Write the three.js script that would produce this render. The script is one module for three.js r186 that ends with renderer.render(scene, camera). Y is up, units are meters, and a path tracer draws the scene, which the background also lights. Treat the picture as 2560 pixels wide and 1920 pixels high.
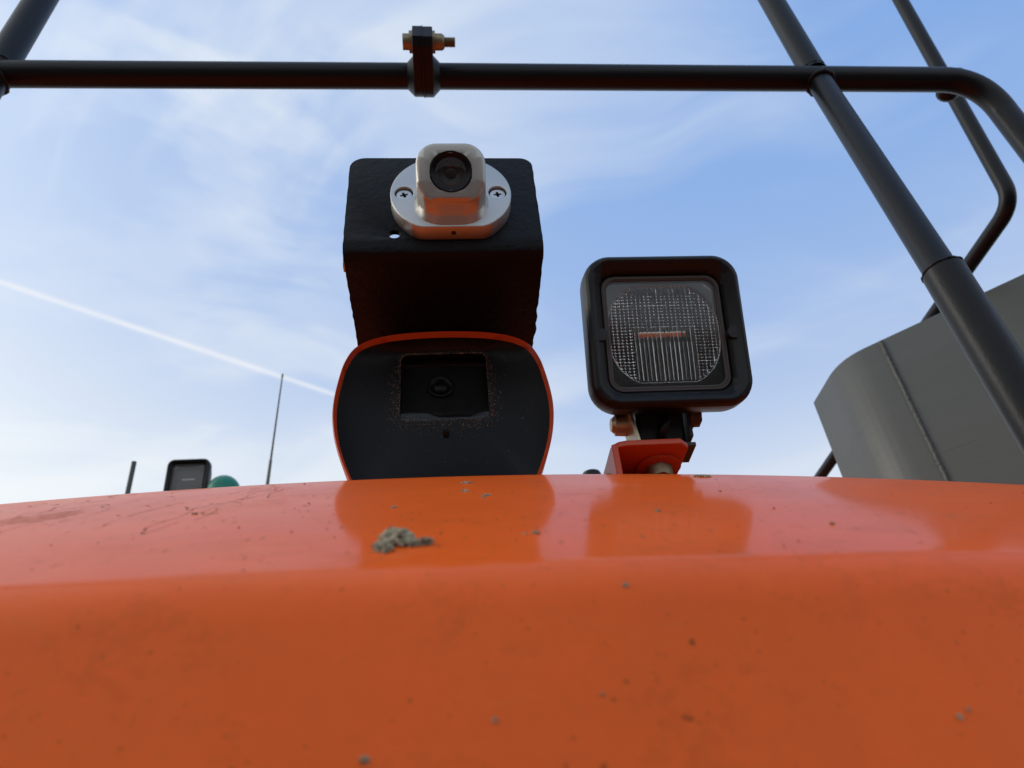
import * as THREE from 'three';
import { mergeGeometries, mergeVertices, toCreasedNormals } from 'three/addons/utils/BufferGeometryUtils.js';
import { RoundedBoxGeometry } from 'three/addons/geometries/RoundedBoxGeometry.js';

// ------------------------------------------------------------------ camera, sky, sun, exposure
const W = 1024, H = 768, EYE = 1.62;
const D2R = Math.PI / 180;
const renderer = new THREE.WebGLRenderer({ antialias: true });
renderer.setSize(W, H);
renderer.toneMapping = THREE.LinearToneMapping;
renderer.toneMappingExposure = 1.0;
renderer.shadowMap.enabled = true;
const scene = new THREE.Scene();
const camera = new THREE.PerspectiveCamera(2 * Math.atan(960 / 1925) / D2R, W / H, 0.01, 600);
camera.position.set(0, EYE, 0);
camera.rotation.set(37.5 * D2R, -6 * D2R, -5.27 * D2R, 'YXZ');
camera.focus = 0.56;
camera.userData.fStop = 14;
scene.add(camera);

const SUN = new THREE.Vector3();
{ const az = -82 * D2R, el = 27 * D2R; SUN.set(Math.sin(az) * Math.cos(el), Math.sin(el), -Math.cos(az) * Math.cos(el)); }
const sun = new THREE.DirectionalLight(new THREE.Color().setRGB(1, 0.93, 0.82), 0.8);
sun.position.copy(SUN).multiplyScalar(8).add(new THREE.Vector3(0, 2, -1));
sun.target.position.set(0, 2, -1);
sun.castShadow = true; sun.shadow.radius = 34; sun.shadow.mapSize.set(2048, 2048);
Object.assign(sun.shadow.camera, { left: -3, right: 3, top: 3, bottom: -3, near: 0.5, far: 20 });
scene.add(sun, sun.target);

// hashed value noise, seeded
function rng(seed) { let a = seed >>> 0; return () => { a = (a + 0x6D2B79F5) | 0; let t = Math.imul(a ^ (a >>> 15), 1 | a); t = (t + Math.imul(t ^ (t >>> 7), 61 | t)) ^ t; return ((t ^ (t >>> 14)) >>> 0) / 4294967296; }; }
const TAB = new Float32Array(65536); { const r = rng(77); for (let i = 0; i < 65536; i++) TAB[i] = r(); }
function vnoise(x, y) {
  const xi = Math.floor(x), yi = Math.floor(y); let fx = x - xi, fy = y - yi;
  fx = fx * fx * fx * (fx * (fx * 6 - 15) + 10); fy = fy * fy * fy * (fy * (fy * 6 - 15) + 10);
  const a = TAB[(xi & 255) | ((yi & 255) << 8)], b = TAB[((xi + 1) & 255) | ((yi & 255) << 8)], c = TAB[(xi & 255) | (((yi + 1) & 255) << 8)], d = TAB[((xi + 1) & 255) | (((yi + 1) & 255) << 8)];
  return a + (b - a) * fx + (c - a + (a - b - c + d) * fx) * fy;
}
function fbm(x, y, n) { let s = 0, a = 0.5, t = 0; for (let i = 0; i < n; i++) { s += a * vnoise(x, y); t += a; x = x * 2.03 + 17.1; y = y * 2.03 + 5.3; a *= 0.52; } return s / t; }
const sstep = (a, b, x) => { const t = Math.min(1, Math.max(0, (x - a) / (b - a))); return t * t * (3 - 2 * t); };

function makeSky() {
  const w = 3072, h = 1536, data = new Float32Array(w * h * 4);
  // an aircraft trail: a thin straight line of cloud between two directions in the sky
  const T1 = new THREE.Vector3(-0.5757, 0.7619, -0.7401).normalize(), T2 = new THREE.Vector3(-0.1493, 0.6155, -0.8082).normalize();
  const TN = new THREE.Vector3().crossVectors(T1, T2).normalize(), TU = new THREE.Vector3().crossVectors(TN, T1).normalize();
  const tEnd = Math.atan2(T2.dot(TU), T2.dot(T1));
  const ca = Math.cos(0.55), sa = Math.sin(0.55), cb = Math.cos(-0.35), sb = Math.sin(-0.35);
  for (let j = 0; j < h; j++) {
    const el = ((j + 0.5) / h - 0.5) * Math.PI, sy = Math.sin(el), cy = Math.cos(el), elD = el / D2R;
    for (let i = 0; i < w; i++) {
      const o = (j * w + i) * 4; data[o + 3] = 1;
      if (sy < -0.02) { data[o] = 0.33; data[o + 1] = 0.33; data[o + 2] = 0.32; continue; }
      const ph = ((i + 0.5) / w - 0.5) * 2 * Math.PI, dx = Math.cos(ph) * cy, dz = Math.sin(ph) * cy;
      const cosS = dx * SUN.x + sy * SUN.y + dz * SUN.z, ang = Math.acos(Math.min(1, Math.max(-1, cosS))) / D2R;
      // air: blue overhead, milky towards the horizon and round the veiled sun
      const m = Math.min(1, Math.exp(-(elD - 26) / 10)), g = Math.exp(-Math.pow(ang / 56, 2));
      let k = 1 - (1 - 0.80 * m) * (1 - 0.60 * g) * (1 - Math.min(1, 1.5 * m * g));
      // thin high cloud on a level sheet far above
      const q = 1 / Math.max(0.12, sy + 0.03), px = dx * q, pz = dz * q;
      const wx = px + 0.55 * (fbm(px * 1.3 + 3, pz * 1.3 + 9, 3) - 0.5), wz = pz + 0.55 * (fbm(px * 1.3 + 31, pz * 1.3 + 4, 3) - 0.5);
      const u1 = (wx * ca + wz * sa), v1 = (-wx * sa + wz * ca), u2 = (wx * cb + wz * sb), v2 = (-wx * sb + wz * cb);
      const c1 = fbm(u1 * 1.1 + 5, v1 * 4.2 + 2, 6), c2 = fbm(u2 * 2.2 + 40, v2 * 7.5 + 11, 6), big = fbm(px * 0.9 + 12.4, pz * 0.9 + 7.7, 3);
      let c = 1.0 * sstep(0.40, 0.68, c1 * 0.62 + big * 0.38) + 0.65 * sstep(0.46, 0.74, c2) * sstep(0.3, 0.62, big);
      const mot = fbm(u2 * 3.2 + 2, v2 * 7 + 6, 5); c += 0.3 * sstep(0.42, 0.66, mot) * sstep(0.35, 0.6, big + 0.25 * g);
      c *= 0.34 + 1.05 * g;
      k = 1 - (1 - k) * (1 - Math.min(0.86, c * 0.8));
      const al = Math.atan2(dx * TU.x + sy * TU.y + dz * TU.z, dx * T1.x + sy * T1.y + dz * T1.z);
      const off = Math.abs(Math.asin(dx * TN.x + sy * TN.y + dz * TN.z)) / D2R, wd = 0.15 + 0.06 * (fbm(al * 30, 3, 3) - 0.5);
      const tr = Math.exp(-Math.pow(off / wd, 2)) * sstep(-0.9, -0.3, al) * (1 - sstep(tEnd - 0.05, tEnd + 0.12, al)) * (0.75 + 0.5 * fbm(al * 22, 8, 4));
      const boost = 1 + 0.75 * Math.exp(-Math.pow(ang / 24, 2)) + 0.06 * g;
      let r = 0.165 + (0.84 - 0.165) * k, gg = 0.36 + (0.89 - 0.36) * k, b = 0.765 + (0.925 - 0.765) * k;
      r *= boost; gg *= boost * 0.995; b *= 1 + (boost - 1) * 0.9;
      r += (0.93 - r) * 0.7 * tr * (r < 0.93 ? 1 : 0); gg += (0.94 - gg) * 0.7 * tr * (gg < 0.94 ? 1 : 0); b += (0.97 - b) * 0.7 * tr * (b < 0.97 ? 1 : 0);
      data[o] = r; data[o + 1] = gg; data[o + 2] = b;
    }
  }
  const t = new THREE.DataTexture(data, w, h, THREE.RGBAFormat, THREE.FloatType);
  t.mapping = THREE.EquirectangularReflectionMapping; t.magFilter = THREE.LinearFilter; t.minFilter = THREE.LinearFilter; t.wrapS = THREE.RepeatWrapping; t.needsUpdate = true;
  return t;
}
scene.background = makeSky();
scene.environment = scene.background;

// ------------------------------------------------------------------ helpers
const taken = {};
function numbered(n) { taken[n] = (taken[n] ?? -1) + 1; return taken[n] ? n + '_' + String(taken[n]).padStart(3, '0') : n; }
function tag(o, label, category, group, kind) { Object.assign(o.userData, { label, category }); if (group) o.userData.group = group; if (kind) o.userData.kind = kind; return o; }
function thing(name, label, category, pos = [0, 0, 0], group) { const g = new THREE.Group(); g.name = numbered(name); g.position.set(...pos); scene.add(g); return tag(g, label, category, group); }
function part(name, geo, mat, parent) {
  const m = new THREE.Mesh(geo, mat); m.name = parent === scene ? numbered(name) : name; m.castShadow = m.receiveShadow = true; parent.add(m); return m;
}
const merge = (list) => mergeGeometries(list.map((g) => { const n = g.index ? g.toNonIndexed() : g; for (const k of Object.keys(n.attributes)) if (!['position', 'normal', 'uv'].includes(k)) n.deleteAttribute(k); return n; }));
const V = (x, y, z) => new THREE.Vector3(x, y, z);
function cyl(a, b, r0, r1 = r0, seg = 40, open = false) {
  const d = V().subVectors(b, a), g = new THREE.CylinderGeometry(r1, r0, d.length(), seg, 1, open);
  g.applyQuaternion(new THREE.Quaternion().setFromUnitVectors(V(0, 1, 0), d.clone().normalize())); g.translate(...V().addVectors(a, b).multiplyScalar(0.5).toArray()); return g;
}
function box(w, h, d, x = 0, y = 0, z = 0, r = 0) { const g = r ? new RoundedBoxGeometry(w, h, d, 3, r) : new THREE.BoxGeometry(w, h, d); g.translate(x, y, z); return g; }
// rounded rectangle outline, counter-clockwise, n points per corner
function rr(w, h, r, n = 8) {
  const p = []; for (const [cx, cy, a0] of [[1, 1, 0], [-1, 1, 90], [-1, -1, 180], [1, -1, 270]]) for (let i = 0; i <= n; i++) { const a = (a0 + 90 * i / n) * D2R; p.push([cx * (w / 2 - r) + r * Math.cos(a), cy * (h / 2 - r) + r * Math.sin(a)]); } return p;
}
const shapeOf = (p) => new THREE.Shape(p.map(([x, y]) => new THREE.Vector2(x, y)));
const pathOf = (p) => new THREE.Path(p.map(([x, y]) => new THREE.Vector2(x, y)).reverse());
const circ = (r, x = 0, y = 0, n = 40) => Array.from({ length: n }, (_, i) => [x + r * Math.cos(2 * Math.PI * i / n), y + r * Math.sin(2 * Math.PI * i / n)]);
function extrude(shape, depth, bevel = 0, seg = 3) { const g = new THREE.ExtrudeGeometry(shape, { depth: depth - 2 * bevel, bevelEnabled: bevel > 0, bevelSize: bevel, bevelThickness: bevel, bevelOffset: -bevel, bevelSegments: seg, curveSegments: 24 }); g.translate(0, 0, bevel); return g; }
// skin through rings of equal length; optional caps
function loft(rings, { closed = true, capA = false, capB = false, crease = 40, uv } = {}) {
  const n = rings[0].length, pos = [], idx = [], uvs = [];
  rings.forEach((ring, k) => ring.forEach((p, i) => { pos.push(p.x, p.y, p.z); const q = uv ? uv(p) : [i / n, k / rings.length]; uvs.push(q[0], q[1]); }));
  for (let k = 0; k + 1 < rings.length; k++) for (let i = 0; i < (closed ? n : n - 1); i++) { const a = k * n + i, b = k * n + (i + 1) % n, c = a + n, d = b + n; idx.push(a, b, d, a, d, c); }
  for (const [on, k] of [[capA, 0], [capB, rings.length - 1]]) if (on) {
    const c = V(); rings[k].forEach((p) => c.add(p)); c.multiplyScalar(1 / n); const ci = pos.length / 3; pos.push(c.x, c.y, c.z); const q = uv ? uv(c) : [0, 0]; uvs.push(q[0], q[1]);
    for (let i = 0; i < n; i++) { const a = k * n + i, b = k * n + (i + 1) % n; k ? idx.push(a, b, ci) : idx.push(b, a, ci); }
  }
  const g = new THREE.BufferGeometry(); g.setAttribute('position', new THREE.Float32BufferAttribute(pos, 3)); g.setAttribute('uv', new THREE.Float32BufferAttribute(uvs, 2)); g.setIndex(idx);
  return crease >= 180 ? (g.computeVertexNormals(), g) : toCreasedNormals(g, crease * D2R);
}
function dataTex(w, h, fn, srgb, repeat) {
  const d = new Uint8Array(w * h * 4); for (let j = 0; j < h; j++) for (let i = 0; i < w; i++) { const c = fn(i, j); const o = (j * w + i) * 4; d[o] = Math.max(0, Math.min(255, c[0])); d[o + 1] = Math.max(0, Math.min(255, c[1])); d[o + 2] = Math.max(0, Math.min(255, c[2])); d[o + 3] = 255; }
  const t = new THREE.DataTexture(d, w, h); t.wrapS = t.wrapT = THREE.RepeatWrapping; t.magFilter = THREE.LinearFilter; t.minFilter = THREE.LinearMipmapLinearFilter; t.generateMipmaps = true; if (srgb) t.colorSpace = THREE.SRGBColorSpace; if (repeat) t.repeat.set(...repeat); t.needsUpdate = true; return t;
}
// noise that tiles over n cells
function tnoise(x, y, n) { const xi = Math.floor(x), yi = Math.floor(y); let fx = x - xi, fy = y - yi; fx = fx * fx * (3 - 2 * fx); fy = fy * fy * (3 - 2 * fy); const w = (v) => ((v % n) + n) % n; const A = (i, j) => TAB[(w(i) * 7 + 13 * n & 255) | ((w(j) * 3 + n & 255) << 8)]; return (A(xi, yi) * (1 - fx) + A(xi + 1, yi) * fx) * (1 - fy) + (A(xi, yi + 1) * (1 - fx) + A(xi + 1, yi + 1) * fx) * fy; }
const rgb = (r, g, b) => new THREE.Color().setRGB(r, g, b);
const std = (c, roughness, metalness = 0, extra = {}) => new THREE.MeshPhysicalMaterial({ color: c, roughness, metalness, ...extra });

// ------------------------------------------------------------------ materials
const TS = 2048, TM = 0.8;                                   // paint texture: 2048 px over 0.8 m
const uOf = (x) => (x + 0.4) / TM, vOf = (s) => (s + 0.12) / TM;
function paintMaps() {
  const pale = new Float32Array(TS * TS), col = new Float32Array(TS * TS).fill(1), dirt = new Float32Array(TS * TS), r = rng(5);
  for (let j = 0; j < TS; j++) for (let i = 0; i < TS; i++) {
    const n = tnoise(i / 128, j / 128, 16) * 0.5 + tnoise(i / 32, j / 32, 64) * 0.3 + tnoise(i / 8, j / 8, 256) * 0.2;
    col[j * TS + i] = 1 + (n - 0.5) * 0.07;
    dirt[j * TS + i] = Math.max(0, tnoise(i / 64 + 9, j / 64 + 2, 32) * 0.4 + tnoise(i / 16, j / 16, 128) * 0.3 + tnoise(i / 4, j / 4, 512) * 0.3 - 0.56) * 0.3;
  }
  const dot = (x, y, rad, a) => { const R = Math.ceil(rad + 1); for (let dy = -R; dy <= R; dy++) for (let dx = -R; dx <= R; dx++) { const q = Math.max(0, Math.min(1, rad + 0.5 - Math.hypot(dx, dy))); if (!q) continue; const o = (((y + dy) & (TS - 1)) * TS) + ((x + dx) & (TS - 1)); dirt[o] = Math.max(dirt[o], q * a); } };
  const smear = (x, y, rad, L, a) => { for (let t = -L; t <= L; t++) dot(x, (y + t) & (TS - 1), rad * Math.sqrt(1 - (t / (L + 1)) ** 2), a); };
  const vBend = vOf(0.012) * TS;
  for (let k = 0; k < 5200; k++) { const x = r() * TS | 0, y = r() * TS | 0, rad = 0.35 + 0.8 * r() * r(), a = 0.25 + 0.55 * r(); if (y < vBend) dot(x, y, rad, a); else if (k % 2) smear(x, y, rad, 2 + (r() * 5 | 0), a); }
  for (let k = 0; k < 240; k++) { const x = r() * TS | 0, y = r() * TS | 0, a = 0.3 + 0.6 * r(), th = r() * 6.3, L = 1 + 4 * r(); for (let t = 0; t < L; t++) dot(Math.round(x + t * Math.cos(th)), Math.round(y + t * Math.sin(th)), 0.5 + 0.9 * r(), a); }
  for (let k = 0; k < 26000; k++) { const x = r() * TS | 0, y = r() * TS | 0, n = tnoise(x / 128 + 3, y / 128 + 8, 16); if (r() > n * n * 1.6) continue; const a = 0.10 + 0.3 * r() * r(), L = y < vBend ? 0 : 2 + (r() * 4 | 0); for (let t = 0; t <= L; t++) pale[((y + t) & (TS - 1)) * TS + x] = a; }
  for (let k = 0; k < 160; k++) { let x = r() * TS, y = r() * TS; const th = (r() - 0.5) * 1.2, L = 20 + 90 * r(), a = 0.06 + 0.12 * r(); for (let t = 0; t < L; t++) { x += Math.cos(th); y += Math.sin(th); pale[((y | 0) & (TS - 1)) * TS + ((x | 0) & (TS - 1))] = a; } }
  // wandering hairline trails on the slope to the left, as seen on the paint there
  for (let k = 0; k < 46; k++) {
    let x = (uOf(-0.30 + 0.22 * r())) * TS, y = vOf(0.10 + 0.17 * r()) * TS, th = r() * 6.3; const L = 12 + r() * 44, a = 0.35 + 0.4 * r();
    for (let t = 0; t < L; t++) { th += (r() - 0.5) * 1.1; x += Math.cos(th); y += Math.sin(th) * 6; for (let q = 0; q < 6; q++) dot(Math.round(x), Math.round(y) + q, 0.45, a); }
  }
  // rubbed stain beside the trails
  for (let j = -150; j <= 150; j++) for (let i = -100; i <= 100; i++) {
    const X = Math.round(uOf(-0.165) * TS) + i, Y = Math.round(vOf(0.125) * TS) + j, u = (i + j * 0.30) / 70, v = (j - i * 1.3) / 62;
    const e = u * u + v * v + (fbm(X / 14, Y / 26, 4) - 0.5) * 2.4; const q = sstep(1, 0.5, e); if (q > 0) { const o = Y * TS + X; dirt[o] = Math.max(dirt[o], q * (0.02 + 0.34 * fbm(X / 5, Y / 9, 3))); }
  }
  const map = dataTex(TS, TS, (i, j) => { const o = j * TS + i, c = col[o], d = Math.min(0.9, dirt[o]); const b = [238 * c, 97 * c, 22 * c]; const p = pale[o]; for (let q = 0; q < 3; q++) { b[q] += ([70, 52, 38][q] - b[q]) * d; b[q] += ([205, 150, 110][q] - b[q]) * p; } return b; }, true);
  const rough = dataTex(TS, TS, (i, j) => { const o = j * TS + i, v = 255 * Math.min(0.9, 0.11 + 0.5 * dirt[o] + (tnoise(i / 90 + 3, j / 90, 22) - 0.5) * 0.05); return [v, v, v]; }, false);
  const bump = dataTex(512, 512, (i, j) => { const v = 255 * (tnoise(i / 8, j / 8, 64) * 0.6 + tnoise(i / 4, j / 4, 128) * 0.4); return [v, v, v]; }, false, [4, 4]);
  const coat = dataTex(TS, TS, (i, j) => { const v = 255 * Math.max(0.1, 1 - 1.5 * dirt[j * TS + i] - 0.12 * tnoise(i / 40, j / 40, 51)); return [v, v, v]; }, false);
  return { map, rough, bump, coat };
}
const PM = paintMaps();
const M = {};
M.paint = std(rgb(1, 1, 1), 0.6, 0, { map: PM.map, bumpMap: PM.bump, bumpScale: 0.00003, specularIntensity: 0.12, clearcoat: 0.35, clearcoatMap: PM.coat, clearcoatRoughness: 1, clearcoatRoughnessMap: PM.rough });
M.orange = std(new THREE.Color('#d9531f'), 0.32);
M.orangeRed = std(new THREE.Color('#bf4417'), 0.38);
const grit = dataTex(256, 256, (i, j) => { const v = 255 * (tnoise(i / 4, j / 4, 64) * 0.5 + tnoise(i / 2, j / 2, 128) * 0.5); return [v, v, v]; });
const lumpy = dataTex(512, 512, (i, j) => { const v = 255 * (tnoise(i / 32, j / 32, 16) * 0.45 + tnoise(i / 16 + 4, j / 16, 32) * 0.3 + tnoise(i / 5, j / 5, 102.4 | 0) * 0.25); return [v, v, v]; });
M.rail = std(rgb(0.006, 0.0063, 0.0073), 0.4, 0, { bumpMap: grit, bumpScale: 0.00012, specularIntensity: 0.48 });
M.bracket = std(rgb(0.0055, 0.006, 0.0068), 0.5, 0, { bumpMap: lumpy, bumpScale: 0.0007, specularIntensity: 0.28 });
M.alu = std(rgb(0.46, 0.44, 0.40), 0.46, 1, { bumpMap: grit, bumpScale: 0.00004 });
M.aluFlat = std(rgb(0.50, 0.50, 0.485), 0.5, 1, { bumpMap: grit, bumpScale: 0.00005 });
M.screw = std(rgb(0.55, 0.54, 0.52), 0.35, 1);
M.black = std(rgb(0.006, 0.006, 0.007), 0.5);
M.lensBlack = std(rgb(0.004, 0.004, 0.005), 0.35, 0, { specularIntensity: 0.4 });
M.matte = std(rgb(0.004, 0.004, 0.0045), 0.7, 0, { specularIntensity: 0.3 });
M.lensRing = std(rgb(0.016, 0.012, 0.010), 0.35, 0, { specularIntensity: 0.5 });
M.optic = std(rgb(1, 1, 1), 0.02, 0, { transmission: 1, thickness: 0, ior: 1.5, specularIntensity: 0.3 });
M.glass = std(rgb(1, 1, 1), 0.02, 0, { transmission: 1, thickness: 0, ior: 1.5 });
M.plastic = std(rgb(0.005, 0.005, 0.0055), 0.42, 0, { bumpMap: grit, bumpScale: 0.00008, specularIntensity: 0.6 });
M.lining = std(rgb(0.0075, 0.0075, 0.008), 0.4, 0, { specularIntensity: 0.4 });
M.gasket = std(rgb(0.055, 0.05, 0.046), 0.62);
M.mirror = std(rgb(0.86, 0.82, 0.76), 0.2, 1);
M.lampGlass = std(rgb(0.97, 0.93, 0.88), 0.09, 0, { transmission: 1, thickness: 0.004, ior: 1.5 });
M.zinc = std(rgb(0.58, 0.5, 0.34), 0.42, 0.85, { bumpMap: grit, bumpScale: 0.00005 });
M.oldZinc = std(rgb(0.3, 0.25, 0.16), 0.5, 0.8);
M.greyPaint = std(rgb(0.082, 0.085, 0.072), 0.46, 0, { bumpMap: lumpy, bumpScale: 0.0005, map: dataTex(512, 512, (i, j) => { const v = 205 + 50 * (tnoise(i / 64, j / 64, 8) * 0.5 + tnoise(i / 16 + 3, j / 16, 32) * 0.3 + tnoise(i / 3, j / 3, 170) * 0.2) - (tnoise(i / 8 + 5, j / 8 + 1, 64) > 0.93 ? 45 : 0); return [v, v, v]; }) });
M.green = std(rgb(0.0, 0.2, 0.12), 0.3);
M.antenna = std(rgb(0.13, 0.14, 0.11), 0.5);
M.mud = std(rgb(1, 1, 1), 0.95, 0, { vertexColors: true });
M.ground = std(rgb(1, 1, 1), 0.97, 0, { map: dataTex(512, 512, (i, j) => { const v = 0.75 + 0.5 * (tnoise(i / 32, j / 32, 16) * 0.6 + tnoise(i / 4, j / 4, 128) * 0.4); return [78 * v, 73 * v, 66 * v]; }, true, [120, 120]) });
M.hull = std(rgb(0.04, 0.04, 0.042), 0.6);
M.cabGlass = std(rgb(0.02, 0.025, 0.03), 0.08);

// ------------------------------------------------------------------ ground
{ const g = new THREE.PlaneGeometry(400, 400); g.rotateX(-Math.PI / 2); const m = part('ground', g, M.ground, scene); m.userData.kind = 'structure'; }

// ------------------------------------------------------------------ excavator body: counterweight cover, deck, cab
// side profile of the cover: d = distance in from the camera, h = height over the eye, s = length along the skin from the bend
const PROF = (() => {
  const ds = 0.0005, B = [0.1816, 0.0845], TH0 = 37.75, TH1 = 31.0, L1 = 0.3525, BL = 0.022, TF = 76, out = [];
  let [d, h] = B; const fw = [[0, d, h]];
  for (let s = 0; s < 1.1; s += ds) { const th = s < L1 ? TH0 + (TH1 - TH0) * s / L1 : s < L1 + 0.3 ? TH1 * (1 - (s - L1) / 0.3) : 0; d += ds * Math.cos(th * D2R); h += ds * Math.sin(th * D2R); fw.push([s + ds, d, h]); }
  [d, h] = B;
  for (let s = 0; s > -0.75; s -= ds) { const th = s > -BL ? TH0 + (TF - TH0) * (-s / BL) : s > -0.5 ? TF + (86 - TF) * ((-s - BL) / (0.5 - BL)) : 86; d -= ds * Math.cos(th * D2R); h -= ds * Math.sin(th * D2R); out.push([s - ds, d, h]); }
  return out.reverse().concat(fw);
})();
const crown = (x) => -0.13 * (x + 0.04) ** 2;
function skin(x, s) { const f = (s - PROF[0][0]) / 0.0005, i = Math.max(0, Math.min(PROF.length - 2, Math.floor(f))), t = f - i, a = PROF[i], b = PROF[i + 1]; return V(x, EYE + a[2] + (b[2] - a[2]) * t + crown(x), -(a[1] + (b[1] - a[1]) * t)); }
function skinNormal(x, s) { const e = 0.001, a = V().subVectors(skin(x + e, s), skin(x - e, s)), b = V().subVectors(skin(x, s + e), skin(x, s - e)); return a.cross(b).normalize(); }

const body = thing('excavator', 'glossy orange curved rear body of the machine, spattered with mud', 'excavator');
{
  const ss = []; for (let s = -0.74; s < -0.12; s += 0.02) ss.push(s); for (let s = -0.12; s < -0.026; s += 0.004) ss.push(s); for (let s = -0.026; s < 0.004; s += 0.0005) ss.push(s); for (let s = 0.004; s < 0.42; s += 0.004) ss.push(s); for (let s = 0.42; s <= 1.09; s += 0.012) ss.push(s);
  const xs = []; for (let x = -1.3; x < 1.3001; x += Math.abs(x) < 0.6 ? 0.008 : 0.02) xs.push(Math.min(x, 1.3));
  const pos = [], nor = [], uv = [], idx = [];
  for (const s of ss) for (const x of xs) { const p = skin(x, s), n = skinNormal(x, s); pos.push(p.x, p.y, p.z); nor.push(n.x, n.y, n.z); uv.push(uOf(x), vOf(s)); }
  const nx = xs.length; for (let j = 0; j + 1 < ss.length; j++) for (let i = 0; i + 1 < nx; i++) { const a = j * nx + i, b = a + 1, c = a + nx, d = c + 1; idx.push(a, b, d, a, d, c); }
  const g = new THREE.BufferGeometry(); g.setAttribute('position', new THREE.Float32BufferAttribute(pos, 3)); g.setAttribute('normal', new THREE.Float32BufferAttribute(nor, 3)); g.setAttribute('uv', new THREE.Float32BufferAttribute(uv, 2)); g.setIndex(idx);
  part('counterweight', g, M.paint, body);
  // closed sides, back and underside of the counterweight
  const yb = EYE - 0.66;
  for (const x of [-1.3, 1.3]) {
    const p = ss.map((s) => { const q = skin(x, s); return [q.z, q.y]; }); const zEnd = p[p.length - 1][0];
    p.push([zEnd, yb]); const sg = new THREE.ExtrudeGeometry(shapeOf(p), { depth: 0.02, bevelEnabled: false }); sg.rotateY(-Math.PI / 2); sg.translate(x > 0 ? x + 0.02 : x, 0, 0); part('side_panel', sg, M.orange, body);
  }
  part('engine_deck', box(2.6, 0.9, 2.2, 0, EYE - 0.42, -2.28), M.orange, body);
  part('turntable', cyl(V(0, 0.55, -1.7), V(0, 0.75, -1.7), 0.7), M.hull, body);
  for (const x of [-1, 1]) part('track', box(0.6, 0.7, 3.4, x, 0.35, -1.8, 0.3), M.hull, body);
  part('chassis', box(1.5, 0.25, 1.6, 0, 0.45, -1.8), M.hull, body);
  // cab, ahead and to the left, below the line of sight over the cover
  const cab = part('cab', box(0.86, 0.95, 1.5, -0.76, EYE + 0.505, -2.72, 0.06), M.orange, body);
  part('cab_roof', box(0.9, 0.1, 1.56, -0.76, EYE + 1.032, -2.72, 0.04), M.hull, body);
  part('rear_window', box(0.62, 0.55, 0.02, -0.76, EYE + 0.62, -1.972), M.cabGlass, body);
}

// ------------------------------------------------------------------ grey engine box on the right
{
  const t = thing('engine_box', 'grey painted steel engine box with chamfered corner and weld seam behind the handrail', 'engine box', [0, EYE + 0.03, 0]);
  const ht = 0.885, A = [1.30, -0.655], P1 = [0.8015, -1.1125], P2 = [0.7712, -1.2], P3 = [0.7715, -1.2821];
  const plan = [[1.30, -1.2821], A]; // plan in x, z
  const c0 = [0.835, -1.0817]; plan.push(c0);
  for (let i = 0; i <= 14; i++) { const u = i / 14; const q = (a, b, c) => a * (1 - u) * (1 - u) + 2 * b * u * (1 - u) + c * u * u; plan.push([q(0.8105, 0.7715, 0.7712), q(-1.1042, -1.14, -1.195)]); }
  plan.push(P3);
  const s = new THREE.Shape(plan.map(([x, z]) => new THREE.Vector2(x, -z)));
  const g = new THREE.ExtrudeGeometry(s, { depth: ht, bevelEnabled: true, bevelSize: 0.004, bevelThickness: 0.004, bevelOffset: -0.004, bevelSegments: 2 }); g.rotateX(-Math.PI / 2);
  const pg = toCreasedNormals(mergeVertices((g.deleteAttribute('normal'), g.deleteAttribute('uv'), g)), 35 * D2R); { const p = pg.attributes.position, u = []; for (let i = 0; i < p.count; i++) u.push((p.getX(i) - p.getZ(i)) * 2.2, p.getY(i) * 2.2); pg.setAttribute('uv', new THREE.Float32BufferAttribute(u, 2)); }
  part('panel', pg, M.greyPaint, t);
  // weld bead up the joint between the two sheets
  const r = rng(9), pts = []; for (let y = 0; y <= ht; y += 0.004) pts.push(V(0.8305 + (r() - 0.5) * 0.0012, y, -1.0835 + (r() - 0.5) * 0.0012));
  part('weld_seam', new THREE.TubeGeometry(new THREE.CatmullRomCurve3(pts), 440, 0.0042, 7), M.greyPaint, t);
}

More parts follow.
